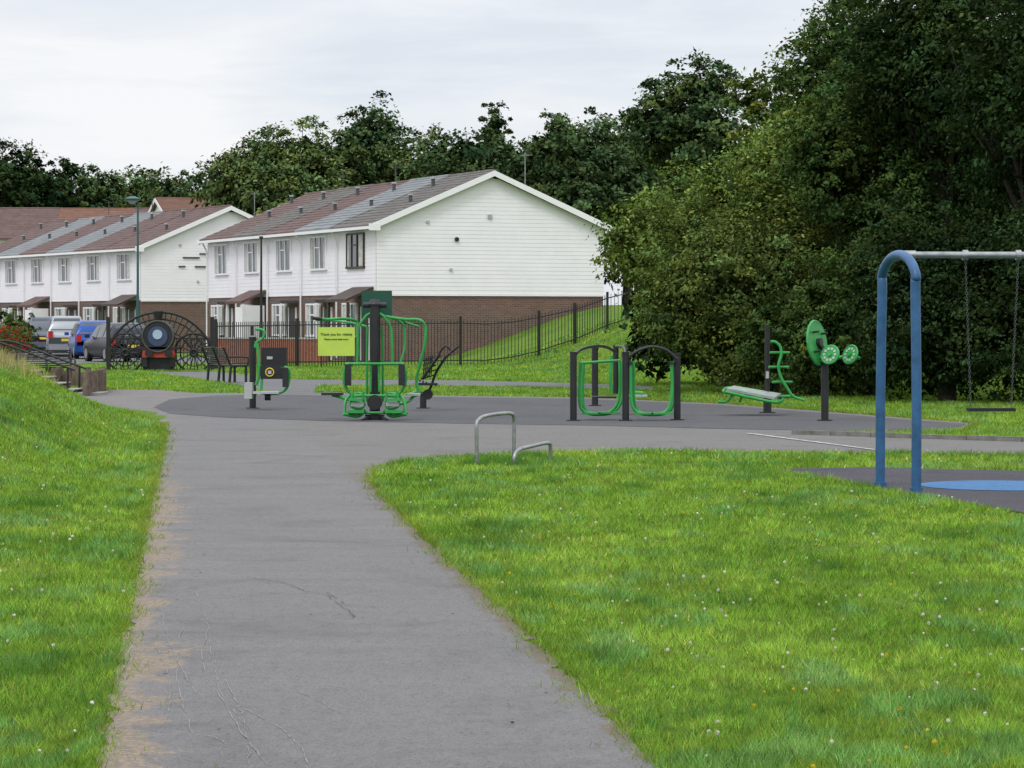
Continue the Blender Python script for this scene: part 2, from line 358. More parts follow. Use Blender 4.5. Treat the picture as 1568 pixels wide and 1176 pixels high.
tt=rng.uniform(.7,1.4,len(x))[:,None]*np.array([.36,.31,.15]); blades('tall_dry_grass',x,y,rng.uniform(.08,.32,len(x)),np.full(len(x),.012),.7,tt,LEAF)
V=[];C=[]
for k in range(680):
    yy=9+30*rng.random()**1.4; xx=rng.uniform(-.19*yy-.5,.19*yy+.5)
    if inpoly(np.array([xx]),np.array([yy]),main)[0] or inpoly(np.array([xx]),np.array([yy]),pad)[0]: continue
    c=np.array([xx,yy,float(H(xx,yy))+.045+.025*rng.random()]); r=rng.uniform(.005,.0115)*(1+.02*(yy-10))
    yel=rng.random()<.22
    col=(.6,.48,.05) if yel else (.68,.68,.62)
    for j in range(10):
        nn=norm(rng.normal(size=3)); p=c+nn*r*.5; a=norm(np.cross(nn,[.3,.2,1])); b_=np.cross(nn,a)
        V+=[p-a*r*.7,p+b_*r*.7,p+a*r*.7,p-b_*r*.7]; C.append(np.array(col)*rng.uniform(.8,1.1))
fastmesh('clover_flowers',np.array(V),4,LEAF,np.array(C))
V=[];C=[]
for k in range(260):
    yy=rng.uniform(10,40); side=rng.random()<.6
    xx=(-.33-.113*yy)+ (abs(rng.normal(0,.35)) if side else 2.03-abs(rng.normal(0,.3)))
    if k>200: xx=(-.33-.113*yy)+rng.uniform(0,2)
    c=np.array([xx,yy,.011]); r=rng.uniform(.005,.016); a=rng.uniform(0,6.28); A=np.array([math.cos(a),math.sin(a),.15])*r; B=np.array([-math.sin(a),math.cos(a),.1])*r*.6
    V+=[c-A,c+B,c+A,c-B]; C.append(np.array([(.1,.07,.03),(.3,.22,.1),(.12,.15,.03),(.04,.035,.03)][rng.integers(4)]))
fastmesh('leaf_litter',np.array(V)+np.array([0,0,.002]),4,LEAF,np.array(C))

# ------------------------------------------------------------------ trees
NL=[0]
def leaves(name,c,nr,s,col,parent,mat=LEAF):
    n=len(c); NL[0]+=n; r=rng.normal(size=(n,3)); a=norm(np.cross(nr,r)); b_=norm(np.cross(nr,a))
    s=s[:,None]; droop=np.array([0,0,-.25])*s
    V=np.stack([c-a*s*.55,c+b_*s*.34+droop*.1,c+a*s*.55+droop,c-b_*s*.34+droop*.1],1)
    return fastmesh(name,V,4,mat,col,parent)
def tree(name,u0,u1,vt,vb,D,n,ls,col,nl=12,dep=None,baseu=None,open_=0.0,clr=.22,lob=(.32,.5),base_z=None,colvar=.3,trunk=True,fill=.24):
    lt=Q(u0,vt,D); rb=Q(u1,vb,D); cx=(lt[0]+rb[0])/2; rx=(rb[0]-lt[0])/2; zt=lt[2]; zb=rb[2]; rz=(zt-zb)/2; cz=(zt+zb)/2
    ry=dep or rx*.9; C0=np.array([cx,D,cz]); R0=np.array([rx,ry,rz])
    bx=cx if baseu is None else Q(baseu,490,D)[0]
    bz=float(H(bx,D)) if base_z is None else base_z
    T=Thing(name,(bx,D,bz))
    d=norm(rng.normal(size=(nl,3))); rad=rng.random(nl)**.4*.66
    lc=C0+d*rad[:,None]*R0; lc[0]=C0
    lr=R0*rng.uniform(lob[0],lob[1],(nl,1))*rng.uniform(.85,1.15,(nl,3)); lr[0]=R0*(.62 if nl<22 else .35)
    lo=(lc-lr).min(0); hi=(lc+lr).max(0); kk=2*R0/(hi-lo); lc=C0+(lc-(lo+hi)/2)*kk; lr=lr*kk
    m0=np.min(R0)
    K=max(60,int(n/45)); wt=lr[:,0]*lr[:,2]; wt/=wt.sum()
    li=rng.choice(nl,K,p=wt); dd=norm(rng.normal(size=(K,3))+np.array([0,-.15,.15]))
    fac=np.where(rng.random(K)<fill,rng.uniform(.2,.75,K),rng.uniform(.8,1.12,K))
    cc=lc[li]+dd*fac[:,None]*lr[li]
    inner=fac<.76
    cr=clr*m0*rng.uniform(.4,1.3,K)*.75
    keep=rng.random(K)>open_
    cc,cr,dd,inner,fac=cc[keep],cr[keep],dd[keep],inner[keep],fac[keep]; K=len(cc)
    per=rng.poisson(n/K,K); ci=np.repeat(np.arange(K),per); m=len(ci)
    off=rng.normal(size=(m,3))*np.array([1,1,.5])*.55
    P=cc[ci]+off*cr[ci][:,None]; P[:,2]-=.3*cr[ci]*(off[:,0]**2+off[:,1]**2)
    nr=norm(dd[ci]*.6+np.array([0,0,.6])+rng.normal(size=(m,3))*.5)
    br=np.clip(rng.normal(1,colvar,K),.4,1.9)[ci]*rng.uniform(.72,1.28,m)
    hue=rng.normal(0,.1,K)[ci]
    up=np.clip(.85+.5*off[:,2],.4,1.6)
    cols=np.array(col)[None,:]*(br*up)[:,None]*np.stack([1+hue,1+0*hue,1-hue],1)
    cols[inner[ci]]*=.6  # shade inside the crown put into the colour of inner leaves
    s=ls*rng.uniform(.6,1.25,m)*np.where(inner[ci],1.6,1)
    k=P[:,2]>H(P[:,0],P[:,1])+.05
    if trunk:
        th=max(.12,min(.35,rx*.09)); top=C0+np.array([0,0,-.1*rz])
        T.tube('trunk',[(bx,D,bz-.2),(bx+.02*rx,D,bz+(top[2]-bz)*.4),tuple(top)],th,BARK,n=8,r2=th*.45)
        for i in range(nl):
            st=np.array([bx,D,bz])+(top-np.array([bx,D,bz]))*rng.uniform(.45,.95)
            md=(st+lc[i])/2+np.array([0,0,-.05*rz]); T.tube('limbs',[st,md,lc[i]],th*.4,BARK,n=6,r2=th*.08)
            for q in range(3):
                e=lc[i]+norm(rng.normal(size=3)+[0,0,.5])*lr[i]*.9; T.tube('limbs',[md,(md+e)/2+rng.normal(size=3)*.05*rx,e],th*.16,BARK,n=5,r2=th*.03)
        T.done()
    else: T.done()
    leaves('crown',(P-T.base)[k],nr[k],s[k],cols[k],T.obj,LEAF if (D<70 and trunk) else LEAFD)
DK=(.036,.063,.023); MD=(.072,.118,.034); LT=(.145,.205,.052); OL=(.13,.175,.048); BD=(.068,.108,.042); BO=(.108,.155,.052)
tree('hawthorn_tree',920,1180,250,500,68,50000,.095,LT,18,dep=3,baseu=1110,clr=.24)
tree('hawthorn_tree',975,1290,300,590,63,62000,.085,OL,20,dep=2.6,baseu=1180,clr=.22,colvar=.36)
tree('hawthorn_tree',1040,1350,170,470,65,55000,.09,LT,18,dep=2.6,baseu=1230,clr=.22,colvar=.36)
tree('hawthorn_tree',1200,1420,120,420,62,36000,.09,MD,14,dep=2.2,baseu=1300,clr=.22)
tree('sycamore_tree',1170,1450,-60,330,69,40000,.11,MD,16,dep=3,baseu=1330)
tree('sycamore_tree',1280,1640,-170,360,61,50000,.10,DK,20,dep=3,baseu=1440,colvar=.4)
tree('sycamore_tree',1400,1800,-120,440,56,48000,.095,DK,20,dep=2.8,baseu=1600,colvar=.4)
tree('hawthorn_tree',1130,1440,380,618,60,46000,.085,MD,18,dep=2,baseu=1330,colvar=.36)
tree('hawthorn_tree',1290,1640,300,632,56,56000,.085,DK,20,dep=2,baseu=1450,colvar=.4)
tree('hawthorn_tree',1480,1850,300,640,54,36000,.085,DK,14,dep=2,baseu=1700)
tree('elder_tree',1110,1260,95,360,78,16000,.12,LT,12,dep=2.5,baseu=1190,open_=.1)
tree('oak_tree',965,1140,84,340,92,26000,.15,BD,13,dep=3,baseu=1060,open_=.1,clr=.28)
tree('hedge',1180,1750,60,640,68,60000,.24,DK,34,dep=1.6,lob=(.2,.35),trunk=False,clr=.5,fill=.4)
tree('hedge',960,1260,330,596,71,20000,.22,DK,20,dep=1.6,lob=(.25,.4),trunk=False,clr=.4,fill=.4)
K_=dict(clr=.24,colvar=.22,fill=.34,lob=(.26,.42))
tree('oak_tree',610,860,185,440,150,26000,.24,BD,20,dep=5,**K_)
tree('poplar_tree',712,790,146,400,156,12000,.22,BD,9,dep=2,**K_)
tree('oak_tree',770,960,166,440,148,28000,.24,BD,18,dep=5,**K_)
tree('oak_tree',860,1060,158,440,152,22000,.24,BD,18,dep=5,**K_)
tree('sycamore_tree',372,580,176,420,158,28000,.23,BO,20,dep=5,**K_)
tree('sycamore_tree',480,670,150,430,168,28000,.24,BD,20,dep=5,**K_)
tree('sycamore_tree',575,735,200,430,160,20000,.23,BO,14,dep=4,**K_)
tree('ash_tree',306,470,184,400,166,18000,.23,BO,15,dep=4,open_=.08,clr=.26,colvar=.22)
tree('sycamore_tree',370,540,215,400,154,17000,.23,BO,14,dep=4,**K_)
tree('oak_tree',-90,85,202,400,205,20000,.28,DK,14,dep=6,**K_)
tree('oak_tree',20,125,240,400,208,12000,.28,DK,12,dep=5,**K_)
tree('sycamore_tree',70,200,254,420,215,12000,.3,BD,12,dep=6,**K_)
tree('sycamore_tree',140,300,255,420,222,14000,.3,BO,12,dep=6,**K_)
tree('sycamore_tree',230,380,256,420,216,13000,.3,BD,12,dep=6,**K_)
tree('distant_trees',320,1040,205,430,176,45000,.42,BD,60,dep=4,lob=(.12,.22),trunk=False,clr=.35,fill=.4)
tree('distant_trees',-500,420,262,500,245,42000,.45,BD,60,dep=6,lob=(.1,.2),trunk=False,clr=.35,fill=.4)
tree('distant_trees',1000,2400,205,520,230,12000,.8,BD,40,dep=8,lob=(.12,.25),trunk=False,clr=.5,fill=.4)
tree('garden_shrub',-10,40,470,540,120,4000,.08,LT,5,dep=.8,trunk=False)
tree('garden_shrub',15,60,480,535,122,3500,.08,MD,5,dep=.8,trunk=False)
print('leaves',NL[0])
t=Thing('flower_bed',Q(5,530,116)); c0=t.base; t.box('soil_bed',[c0[0],c0[1],.1],(2.6,1.2,.24),WOOD); t.done()
n=1700; P=np.stack([rng.normal(.1,.55,n),rng.normal(0,.3,n),rng.uniform(-.3,.8,n)],1)
fl=rng.random(n)<.32; cols=np.where(fl[:,None],np.array([.5,.03,.04]),np.array([.08,.15,.04]))*rng.uniform(.6,1.3,n)[:,None]
leaves('flowers',P,norm(rng.normal(size=(n,3))+[0,0,.8]),rng.uniform(.07,.12,n),cols,t.obj)

# ------------------------------------------------------------------ houses
def terrace(name,corner,dv,units,ulen,W,eave,ridge,roofs,gable_clad=True,detail=True,ground_brick=True,broken=()):
    dv=np.array([dv[0],dv[1],0.]); dv/=np.linalg.norm(dv); pv=np.array([dv[1],-dv[0],0.]); c0=np.array([corner[0],corner[1],0.])
    up=np.array([0,0,1.]); L=units*ulen
    W_=lambda s,t_,z: c0+dv*s+pv*t_+up*z
    T=Thing(name,tuple(c0)); AX=[dv,pv,up]; zf=2.62
    def bx(part,s0,s1,t0,t1,z0,z1,mat):
        T.box(part,W_((s0+s1)/2,(t0+t1)/2,(z0+z1)/2),(s1-s0,t1-t0,z1-z0),mat,AX)
    bx('walls',0.02,L-.02,.02,W-.02,-.5,zf,BRICK)
    bx('walls',0.02,L-.02,.02,W-.02,zf,eave-.02,WHITE)
    for s in (0.02,L-.02):
        T.poly('walls',[W_(s,.02,eave-.02),W_(s,W-.02,eave-.02),W_(s,W/2,ridge-.05)],WHITE)
    slope=(ridge-eave)/(W/2); bh=.155
    z=zf-.03
    while z<ridge-.15:
        z1=min(z+bh,ridge-.08)
        ta=lambda zz:0 if zz<=eave else (zz-eave)/slope
        a0,a1=ta(z),ta(z1); 
        P=[W_(-.018,a0,z),W_(-.018,W-a0,z),W_(-.010,W-a1,z1+.002),W_(-.010,a1,z1+.002)]
        T.poly('weatherboards',P,WHITE); T.poly('weatherboards',[P[0],P[1],W_(-.01,W-a0,z+.003),W_(-.01,a0,z+.003)],WHITE)
        if z1<eave:
            P=[W_(-.02,-.018,z),W_(L,-.018,z),W_(L,-.010,z1+.002),W_(-.02,-.010,z1+.002)]
            T.poly('weatherboards',P,WHITE); T.poly('weatherboards',[P[0],P[1],W_(L,-.01,z+.003),W_(-.02,-.01,z+.003)],WHITE)
        z+=bh
    oh=.32; og=.28; th=.13
    for i in range(units):
        s0=i*ulen-(og if i==0 else 0); s1=(i+1)*ulen+(og if i==units-1 else 0)-.004; dz=.0+.02*(i%2)
        for sd in (0,1):
            f=(lambda t_: t_) if sd==0 else (lambda t_: W-t_)
            ze=eave-oh*slope+dz+.06; zr=ridge+dz+.06
            P=[W_(s0,f(-oh),ze),W_(s1,f(-oh),ze),W_(s1,f(W/2-.003),zr),W_(s0,f(W/2-.003),zr)]
            T.hexa('roof',P+[p+up*th for p in P],roofs[i%len(roofs)])
            for q in range(1,16):
                k=q/16; p0=P[0]+(P[3]-P[0])*k+up*(th+.004); p1=P[1]+(P[2]-P[1])*k+up*(th+.004)
                dd=(P[3]-P[0])/16*.9
                T.poly('roof_tiles',[p0+up*.014,p1+up*.014,p1+dd,p0+dd],roofs[i%len(roofs)])
        T.tube('ridge_tiles',[W_(s0,W/2,ridge+dz+.17),W_(s1,W/2,ridge+dz+.17)],.09,roofs[i%len(roofs)],curve=False)
    for s in (-og-.03,L+og+.0):
        for sd in (0,1):
            f=(lambda t_: t_) if sd==0 else (lambda t_: W-t_)
            P=[W_(s,f(-oh-.03),eave-oh*slope-.06),W_(s,f(W/2),ridge-.02),W_(s,f(W/2),ridge+.20),W_(s,f(-oh-.03),eave-oh*slope+.18)]
            T.hexa('barge_boards',P+[p+dv*.028 for p in P],WHITEP)
    bx('gutter',-og,L+og,-oh-.13,-oh-.005,eave-.13,eave-.02,WHITEP)
    bx('soffit',-og,L+og,-oh,0.,eave-.1,eave-.07,WHITEP)
    T.box('barge_boards',W_(-og-.01,-oh/2,eave-.05),(.06,.45,.26),WHITEP,AX); T.box('barge_boards',W_(-og-.01,W+oh/2,eave-.05),(.06,.45,.26),WHITEP,AX)
    if not detail: T.done(); return T
    for i in range(units):
        s=i*ulen
        def win(s0,s1,z0,z1,fr,nm,cur=True):
            bx('glass',s0,s1,-.05,-.0,z0,z1,GLASS)
            for a,b_,c_,d_ in [(s0-.07,s0,z0,z1),(s1,s1+.07,z0,z1),(s0-.07,s1+.07,z1,z1+.07),(s0-.1,s1+.1,z0-.08,z0),(s0+(s1-s0)*.36,s0+(s1-s0)*.36+.07,z0,z1),(s0+(s1-s0)*.7,s0+(s1-s0)*.7+.05,z0,z1)]:
                bx(nm,a,b_,-.1 if (c_<z0) else -.085,.0,c_,d_,fr)
            bx(nm,s0+(s1-s0)*.36+.07,s0+(s1-s0)*.7,-.08,-.0,z1-.42,z1-.37,fr)
            if cur:
                bx('curtains',s0+.02,s0+(s1-s0)*rng.uniform(.1,.3),-.055,-.051,z0+.02,z1-.02,CURT); bx('curtains',s1-(s1-s0)*rng.uniform(.1,.25),s1-.02,-.055,-.051,z0+.02,z1-.02,CURT)
        win(s+ulen/2-.95,s+ulen/2+.95,3.68,4.92,BROWN if i==0 and not broken else WHITEP,'window_frames',True)
        win(s+2.1,s+3.7,1.0,2.2,WHITEP,'window_frames',True)
        bx('doors',s+.7,s+1.55,-.03,.0,0,2.05,[BROWN,DGREEN,BROWN,WHITEP,BROWN][i%5])
        bx('door_frames',s+.62,s+.7,-.06,0,0,2.12,WHITEP); bx('door_frames',s+1.55,s+1.63,-.06,0,0,2.12,WHITEP)
        if i in (0,3) :
            P=[W_(s+.2,-1.15,2.3),W_(s+2.6,-1.15,2.3),W_(s+2.6,-.04,2.78),W_(s+.2,-.04,2.78)]
            T.hexa('porch_canopy',P+[p+up*.1 for p in P],BROWN if i==0 else MAROON)
            pm=BROWN if i==0 else WHITEP
            for ss in (.27,2.5): T.box('porch_posts',W_(s+ss,-1.05,1.14),(.1,.1,2.28),pm,AX)
            if i: T.box('porch_side',W_(s+.27,-.55,1.12),(.06,.9,2.2),WHITEP,AX); T.box('porch_front',W_(s+.8,-1.06,1.1),(.9,.05,2.1),WHITEP,AX)
        else:
            bx('door_hood',s+.4,s+1.9,-.8,-.03,2.3,2.4,DARKGREY); T.box('porch_posts',W_(s+.45,-.75,1.14),(.08,.08,2.28),WHITEP,AX)
        T.tube('downpipe',[W_(s+ulen-.15,-.3,eave-.1),W_(s+ulen-.15,-.1,eave-.5),W_(s+ulen-.15,-.1,.1)],.04,WHITEP,n=6,curve=False)
        for q,(ss,tt,hh) in enumerate([(ulen*.3,W*.2,.3),(ulen*.75,W*.38,.35)]):
            zr=eave+slope*tt+.15; T.tube('roof_vents',[W_(s+ss,tt,zr),W_(s+ss,tt,zr+hh)],.075,DARKGREY,n=8,curve=False); T.disc('roof_vents',W_(s+ss,tt,zr+hh+.03),up,.11,.06,LGREY,n=10)
    def gx(t_,z,w,h_,mat,part='vents'): T.box(part,W_(-.055,t_,z),(.05,w,h_),mat,AX)
    if gable_clad:
        if not broken: T.disc('vents',W_(-.06,W*.345,4.72),dv,.085,.06,BLACK)
        gx(W*.49,5.62,.16,.16,LGREY); gx(W*.22,5.38,.12,.1,LGREY); gx(W*.32,3.55,.1,.1,LGREY)
        for bt,bz_,bw in broken: gx(bt,bz_,bw,.07,DARKGREY,'missing_boards')
        bx('base_trim',-.05,-.03,-.02,W,zf-.09,zf-.035,WHITEP)
        T.tube('tv_aerial',[W_(.3,W*.66,ridge-.9),W_(.3,W*.66,ridge+.95)],.025,STEEL,n=6,curve=False)
        for k in range(6): T.box('tv_aerial',W_(.3+.1*k-.25,W*.66,ridge+.85),(.015,.45-.04*k,.015),STEEL,AX)
        T.box('tv_aerial',W_(.3,W*.66,ridge+.85),(.7,.02,.02),STEEL,AX)
    for sa in (ulen*2.4,ulen*3.9):
        T.tube('tv_aerial',[W_(sa,W/2,ridge),W_(sa,W/2,ridge+1.1)],.022,DARKGREY,n=6,curve=False)
        for k in range(5): T.box('tv_aerial',W_(sa+.1*k-.25,W*.5,ridge+1.0),(.015,.45-.04*k,.015),DARKGREY,AX)
        for k in range(4): T.box('tv_aerial',W_(sa,W*.5,ridge+.55+.1*k),(.3,.015,.015),DARKGREY,AX)
    T.done(); return T
terrace('terraced_house',(-5.2,110),(-8.6,20.7),5,4.5,9.56,5.2,7.2,[GREYR,LGREYR,MAROON,GREYR,MAROON])
terrace('terraced_house',(-18.6,144),(-10.6,19.8),6,4.5,9.56,5.2,7.2,[MAROON,MAROON,LGREYR,MAROON,LGREYR],broken=[(2.6,4.75,.7),(3.4,4.95,.5),(3.2,4.3,.6),(2.2,4.3,.35),(3.0,4.75,.3)])
terrace('terraced_house',tuple(Q(230,400,185)[:2]),(10,3),4,5,7,8.0,9.1,[REDR,REDR],detail=False)
terrace('terraced_house',tuple(Q(-120,400,200)[:2]),(10,.6),4,5,9,7.0,9.0,[REDR,MAROON],detail=False)
t=Thing('garden_wall',(-8,106,0))
a=Q(335,540,107); b_=Q(500,540,104)
dv=norm((b_-a)*[1,1,0]); t.box('bricks',((a+b_)/2)*[1,1,0]+[0,0,.45],(np.linalg.norm((b_-a)[:2]),.22,.9),BRICKR,[dv,np.cross([0,0,1],dv),[0,0,1]])
t.box('coping',((a+b_)/2)*[1,1,0]+[0,0,.93],(np.linalg.norm((b_-a)[:2])+.05,.28,.06),LGREY,[dv,np.cross([0,0,1],dv),[0,0,1]]); t.done()

# ------------------------------------------------------------------ fence
t=Thing('railing_fence',(-2,99,0))
fp=[Q(330,560,92)[:2],Q(455,560,96)[:2],Q(580,560,98)[:2],Q(705,560,99)[:2],Q(825,560,99.5)[:2],Q(880,560,100)[:2],Q(930,560,101)[:2],Q(985,560,101)[:2],Q(1060,560,99)[:2]]
for i,(a,b_) in enumerate(zip(fp,fp[1:])):
    a=np.array(a);b_=np.array(b_); L=np.linalg.norm(b_-a); d=np.append((b_-a)/L,0); n=int(L/.115)
    AX=[d,np.cross([0,0,1],d),[0,0,1]]
    hh=lambda k: np.interp(i+k,[0,3,5,8],[1.5,1.6,1.3,1.0])
    for j in range(n):
        k=j/n; p=a+(b_-a)*k; z=float(H(p[0],p[1])); h_=hh(k)
        if j==0: t.box('posts',(p[0],p[1],z+h_/2+.05),(.09,.09,h_+.15),BLACK,AX)
        else: t.box('pickets',(p[0],p[1],z+h_/2+.04),(.02,.02,h_-.02),BLACK,AX)
    m_=max(1,int(L/.8))
    for j in range(m_):
        p=a+(b_-a)*j/m_; q=a+(b_-a)*(j+1)/m_; zp,zq=float(H(*p)),float(H(*q))
        for zz in (.13,1): 
            hp=hh(j/m_)*zz-(.1 if zz==1 else 0); hq=hh((j+1)/m_)*zz-(.1 if zz==1 else 0)
            t.tube('rails',[(p[0],p[1],zp+hp),(q[0],q[1],zq+hq)],.022,BLACK,n=6,curve=False)
t.done()
t=Thing('notice_sign',Q(515,523,95.3)); c=Q(515,523,95.3)
t.box('panel',c,(1.22,.03,.95),LIME); t.box('frame_post',c+[-.5,.05,-.6],(.05,.05,1.9),BLACK); t.box('frame_post',c+[.5,.05,-.6],(.05,.05,1.9),BLACK)
t.done()
DT=M('sign_text',(.03,.05,.03),.6)
for txt,sz,dz in (("Thank you for visiting",.12,.2),("Please come back soon",.085,.05)):
    cu=bpy.data.curves.new('lettering','FONT'); cu.body=txt; cu.size=sz; cu.align_x='CENTER'; cu.extrude=.002; cu.offset=.002; cu.materials.append(DT)
    o=bpy.data.objects.new('lettering',cu); bpy.context.scene.collection.objects.link(o); o.parent=t.obj; o.location=(0,-.022,dz); o.rotation_euler=(math.pi/2,0,0)

# ------------------------------------------------------------------ train gate
D=90; t=Thing('train_gate',G(245,568)); q=lambda u,v,dy=0: Q(u,v,D+dy); EX=[1,0,0]; EZ=[0,0,1]
c=q(243,515,-.25)
t.disc('smokebox',c,[0,1,0],.50,.5,BLACK); t.ring('smokebox_rim',c+[0,-.26,0],EX,EZ,.48,.025,DARKGREY); t.disc('smokebox_door',c+[0,-.27,0],[0,1,0],.31,.06,M('loco_blue',(.04,.06,.13),.4)); t.disc('smokebox_door',c+[0,-.31,.06],[0,1,0],.15,.04,PALEB)
t.tube('chimney',[c+[0,0,.45],c+[0,0,.62],c+[0,0,.78]],.10,BLACK,n=14,curve=False,r2=.15)
t.box('buffer_beam',q(243,541,-.4),(1.0,.12,.26),RED); t.box('footplate',q(243,533,-.2),(1.3,.6,.07),BLACK)
for u in (228,258): t.disc('buffers',q(u,541,-.62),[0,1,0],.12,.12,BLACK); t.tube('buffers',[q(u,541,-.6),q(u,541,-.4)],.05,BLACK)
t.box('frames',q(243,556,-.1),(.95,.4,.5),BLACK)
for u in (222,264): t.box('steps',q(u,552,-.3),(.18,.25,.4),BLACK)
for u in (166,325): t.box('gate_posts',q(u,528),(.12,.12,1.75),BLACK)
arc=lambda cu,cv,r,a0,a1,rt,part,n=30: t.tube(part,[q(cu,cv)+r*np.array([math.cos(a),0,math.sin(a)]) for a in np.linspace(a0,a1,n)],rt,BLACK,n=6,curve=False)
arc(245,562,1.72,.25,math.pi-.25,.045,'arches'); arc(245,562,1.5,.25,math.pi-.25,.03,'arches'); arc(245,562,1.15,.3,math.pi-.3,.025,'arches')
for k in range(25):
    a=.25+(math.pi-.5)*k/24; p0=q(245,562)+1.15*np.array([math.cos(a),0,math.sin(a)]); p1=q(245,562)+1.72*np.array([math.cos(a),0,math.sin(a)]); t.tube('spokes',[p0,p1],.018,BLACK,n=5,curve=False)
for cu in (192,297):
    arc(cu,540,.6,0,2*math.pi,.04,'wheels',40); arc(cu,540,.42,0,2*math.pi,.02,'wheels',30); arc(cu,540,.1,0,2*math.pi,.05,'wheels',14)
    for k in range(14):
        a=k*math.pi/7; t.tube('spokes',[q(cu,540),q(cu,540)+.6*np.array([math.cos(a),0,math.sin(a)])],.02,BLACK,n=5,curve=False)
for v in (518,566): t.tube('rails',[q(166,v),q(325,v)],.025,BLACK,n=6,curve=False)
for k in range(30):
    u=168+k*5.4
    t.tube('bars',[q(u,518),q(u,566)],.012,BLACK,n=5,curve=False)
t.done()

# ------------------------------------------------------------------ cars
def car(u,v,yaw,mat,h=1.55,L=4.1,W=1.74):
    p=G(u,v); T=Thing('parked_car',(p[0],p[1],0)); a=math.radians(yaw); ex=np.array([math.cos(a),math.sin(a),0]); ey=np.array([-math.sin(a),math.cos(a),0]); ez=np.array([0,0,1.])
    w=lambda x_,y_,z_: p+ex*x_+ey*y_+ez*z_
    b_=h*.6
    S=[(0,.32,b_*.75,b_*.78,.80,.78),(.06,.24,b_,b_+.02,.86,.82),(.16,.2,b_+.02,h*.80,.87,.70),(.42,.2,b_+.02,h*.965,.87,.62),(1.2,.2,b_,h,.87,.62),(2.1,.2,b_,h*.98,.87,.61),(2.5,.2,b_-.02,h*.9,.87,.62),(3.05,.2,b_-.04,b_+.03,.86,.74),(3.7,.22,b_*.86,b_*.9,.84,.7),(4.02,.26,b_*.7,b_*.74,.78,.66),(4.1,.34,b_*.55,b_*.58,.7,.6)]
    V=[];Fs=[]
    for (y_,z0,zb,zt,wb,wt) in S:
        y_=y_*L/4.1; k=W/1.74
        for x_,z_ in [(-wb*.93,z0),(-wb,z0+.2),(-wb*1.0,(z0+zb)/2+.1),(-wb*.97,zb),(-wt*1.0,zt-.03),(-wt*.85,zt),(wt*.85,zt),(wt*1.0,zt-.03),(wb*.97,zb),(wb*1.0,(z0+zb)/2+.1),(wb,z0+.2),(wb*.93,z0)]: V.append(w(x_*k,y_,z_))
    for i in range(len(S)-1):
        for j in range(12): Fs.append((i*12+j,i*12+(j+1)%12,(i+1)*12+(j+1)%12,(i+1)*12+j))
    Fs+= [tuple(range(12)),tuple(range(len(V)-12,len(V)))]
    T._a('body',V,Fs,mat,True)
    def g(x_,y_,z_,o): return w(x_,y_*L/4.1,z_)+o
    o=-ey*.03+ez*.02
    T.poly('rear_window',[g(-.70,.10,b_+.07,o),g(.70,.10,b_+.07,o),g(.55,.36,h*.93,o),g(-.55,.36,h*.93,o)],GLASS)
    o=ey*.04+ez*.02
    T.poly('windscreen',[g(-.7,3.0,b_+.05,o),g(.7,3.0,b_+.05,o),g(.54,2.5,h*.9,o),g(-.54,2.5,h*.9,o)],GLASS)
    for sd in (-1,1):
        o=ex*sd*.025
        for y0,y1 in ((.4,1.05),(1.12,1.9),(1.97,2.75)):
            T.poly('side_windows',[g(sd*.825,y0,b_+.04,o),g(sd*.825,y1,b_+.04,o),g(sd*.64,min(y1,2.4),h*.92,o),g(sd*.64,y0+.05,h*.92,o)],GLASS)
        for y_ in (.75,3.3):
            T.disc('wheels',w(sd*.76,y_*L/4.1,.31),ex,.31,.2,TYRE,20); T.disc('hubs',w(sd*.865,y_*L/4.1,.31),ex,.19,.02,SILVER,14)
        T.box('tail_lights',w(sd*.72,.0,b_*.9),(.2,.14,.3),REDL,[ex,ey,ez]); T.box('headlights',w(sd*.55,L*.975,b_*.66),(.28,.14,.14),LGREY,[ex,ey,ez])
        T.box('mirrors',w(sd*.98,2.75*L/4.1,b_+.08),(.18,.1,.13),mat,[ex,ey,ez])
    T.box('bumper',w(0,-.03,.42),(1.6,.14,.24),mat,[ex,ey,ez]); T.box('number_plate',w(0,-.08,b_*.68),(.5,.04,.11),YEL,[ex,ey,ez])
    T.box('front_bumper',w(0,L-.02,.4),(1.45,.16,.2),DARKGREY,[ex,ey,ez]); T.box('underside',w(0,L/2,.22),(1.5,L*.85,.12),TYRE,[ex,ey,ez])
    T.done()
car(68,541,14,CGREY,1.78,4.3); car(103,546,10,SILVER,1.78,4.2); car(148,550,14,CBLUE,1.58,3.8); car(203,555,24,CDARK,1.5,4.2); car(20,540,12,CDARK,1.5)
# ------------------------------------------------------------------ lamp post etc
t=Thing('street_lamp',G(211,551)); D=t.base[1]
t.tube('pole',[t.base,Q(211,470,D)],.09,TEAL,n=12,curve=False); t.tube('pole',[Q(211,470,D),Q(211,325,D)],.055,TEAL,n=12,curve=False,r2=.04)
t.tube('arm',[Q(211,325,D),Q(211,312,D),Q(207,305,D),Q(200,304,D)],.035,TEAL)
c=Q(203,305,D); t.tube('lantern',[c+[0,0,.12],c+[0,0,.02]],.08,TEAL,n=16,curve=False,r2=.33); t.tube('lantern',[c+[0,0,.02],c+[0,0,-.06]],.33,TEAL,n=16,curve=False,r2=.3); t.tube('lens',[c+[0,0,-.06],c+[0,0,-.2]],.23,LGREY,n=16,curve=False,r2=.08); t.done()
t=Thing('street_lamp',G(400,556)); D=t.base[1]; t.tube('pole',[t.base,Q(400,365,D)],.06,BLACK,n=10,curve=False,r2=.035); t.box('control_box',Q(400,530,D),(.16,.16,.5),BLACK); t.box('cap',Q(400,364,D),(.14,.14,.1),BLACK); t.done()
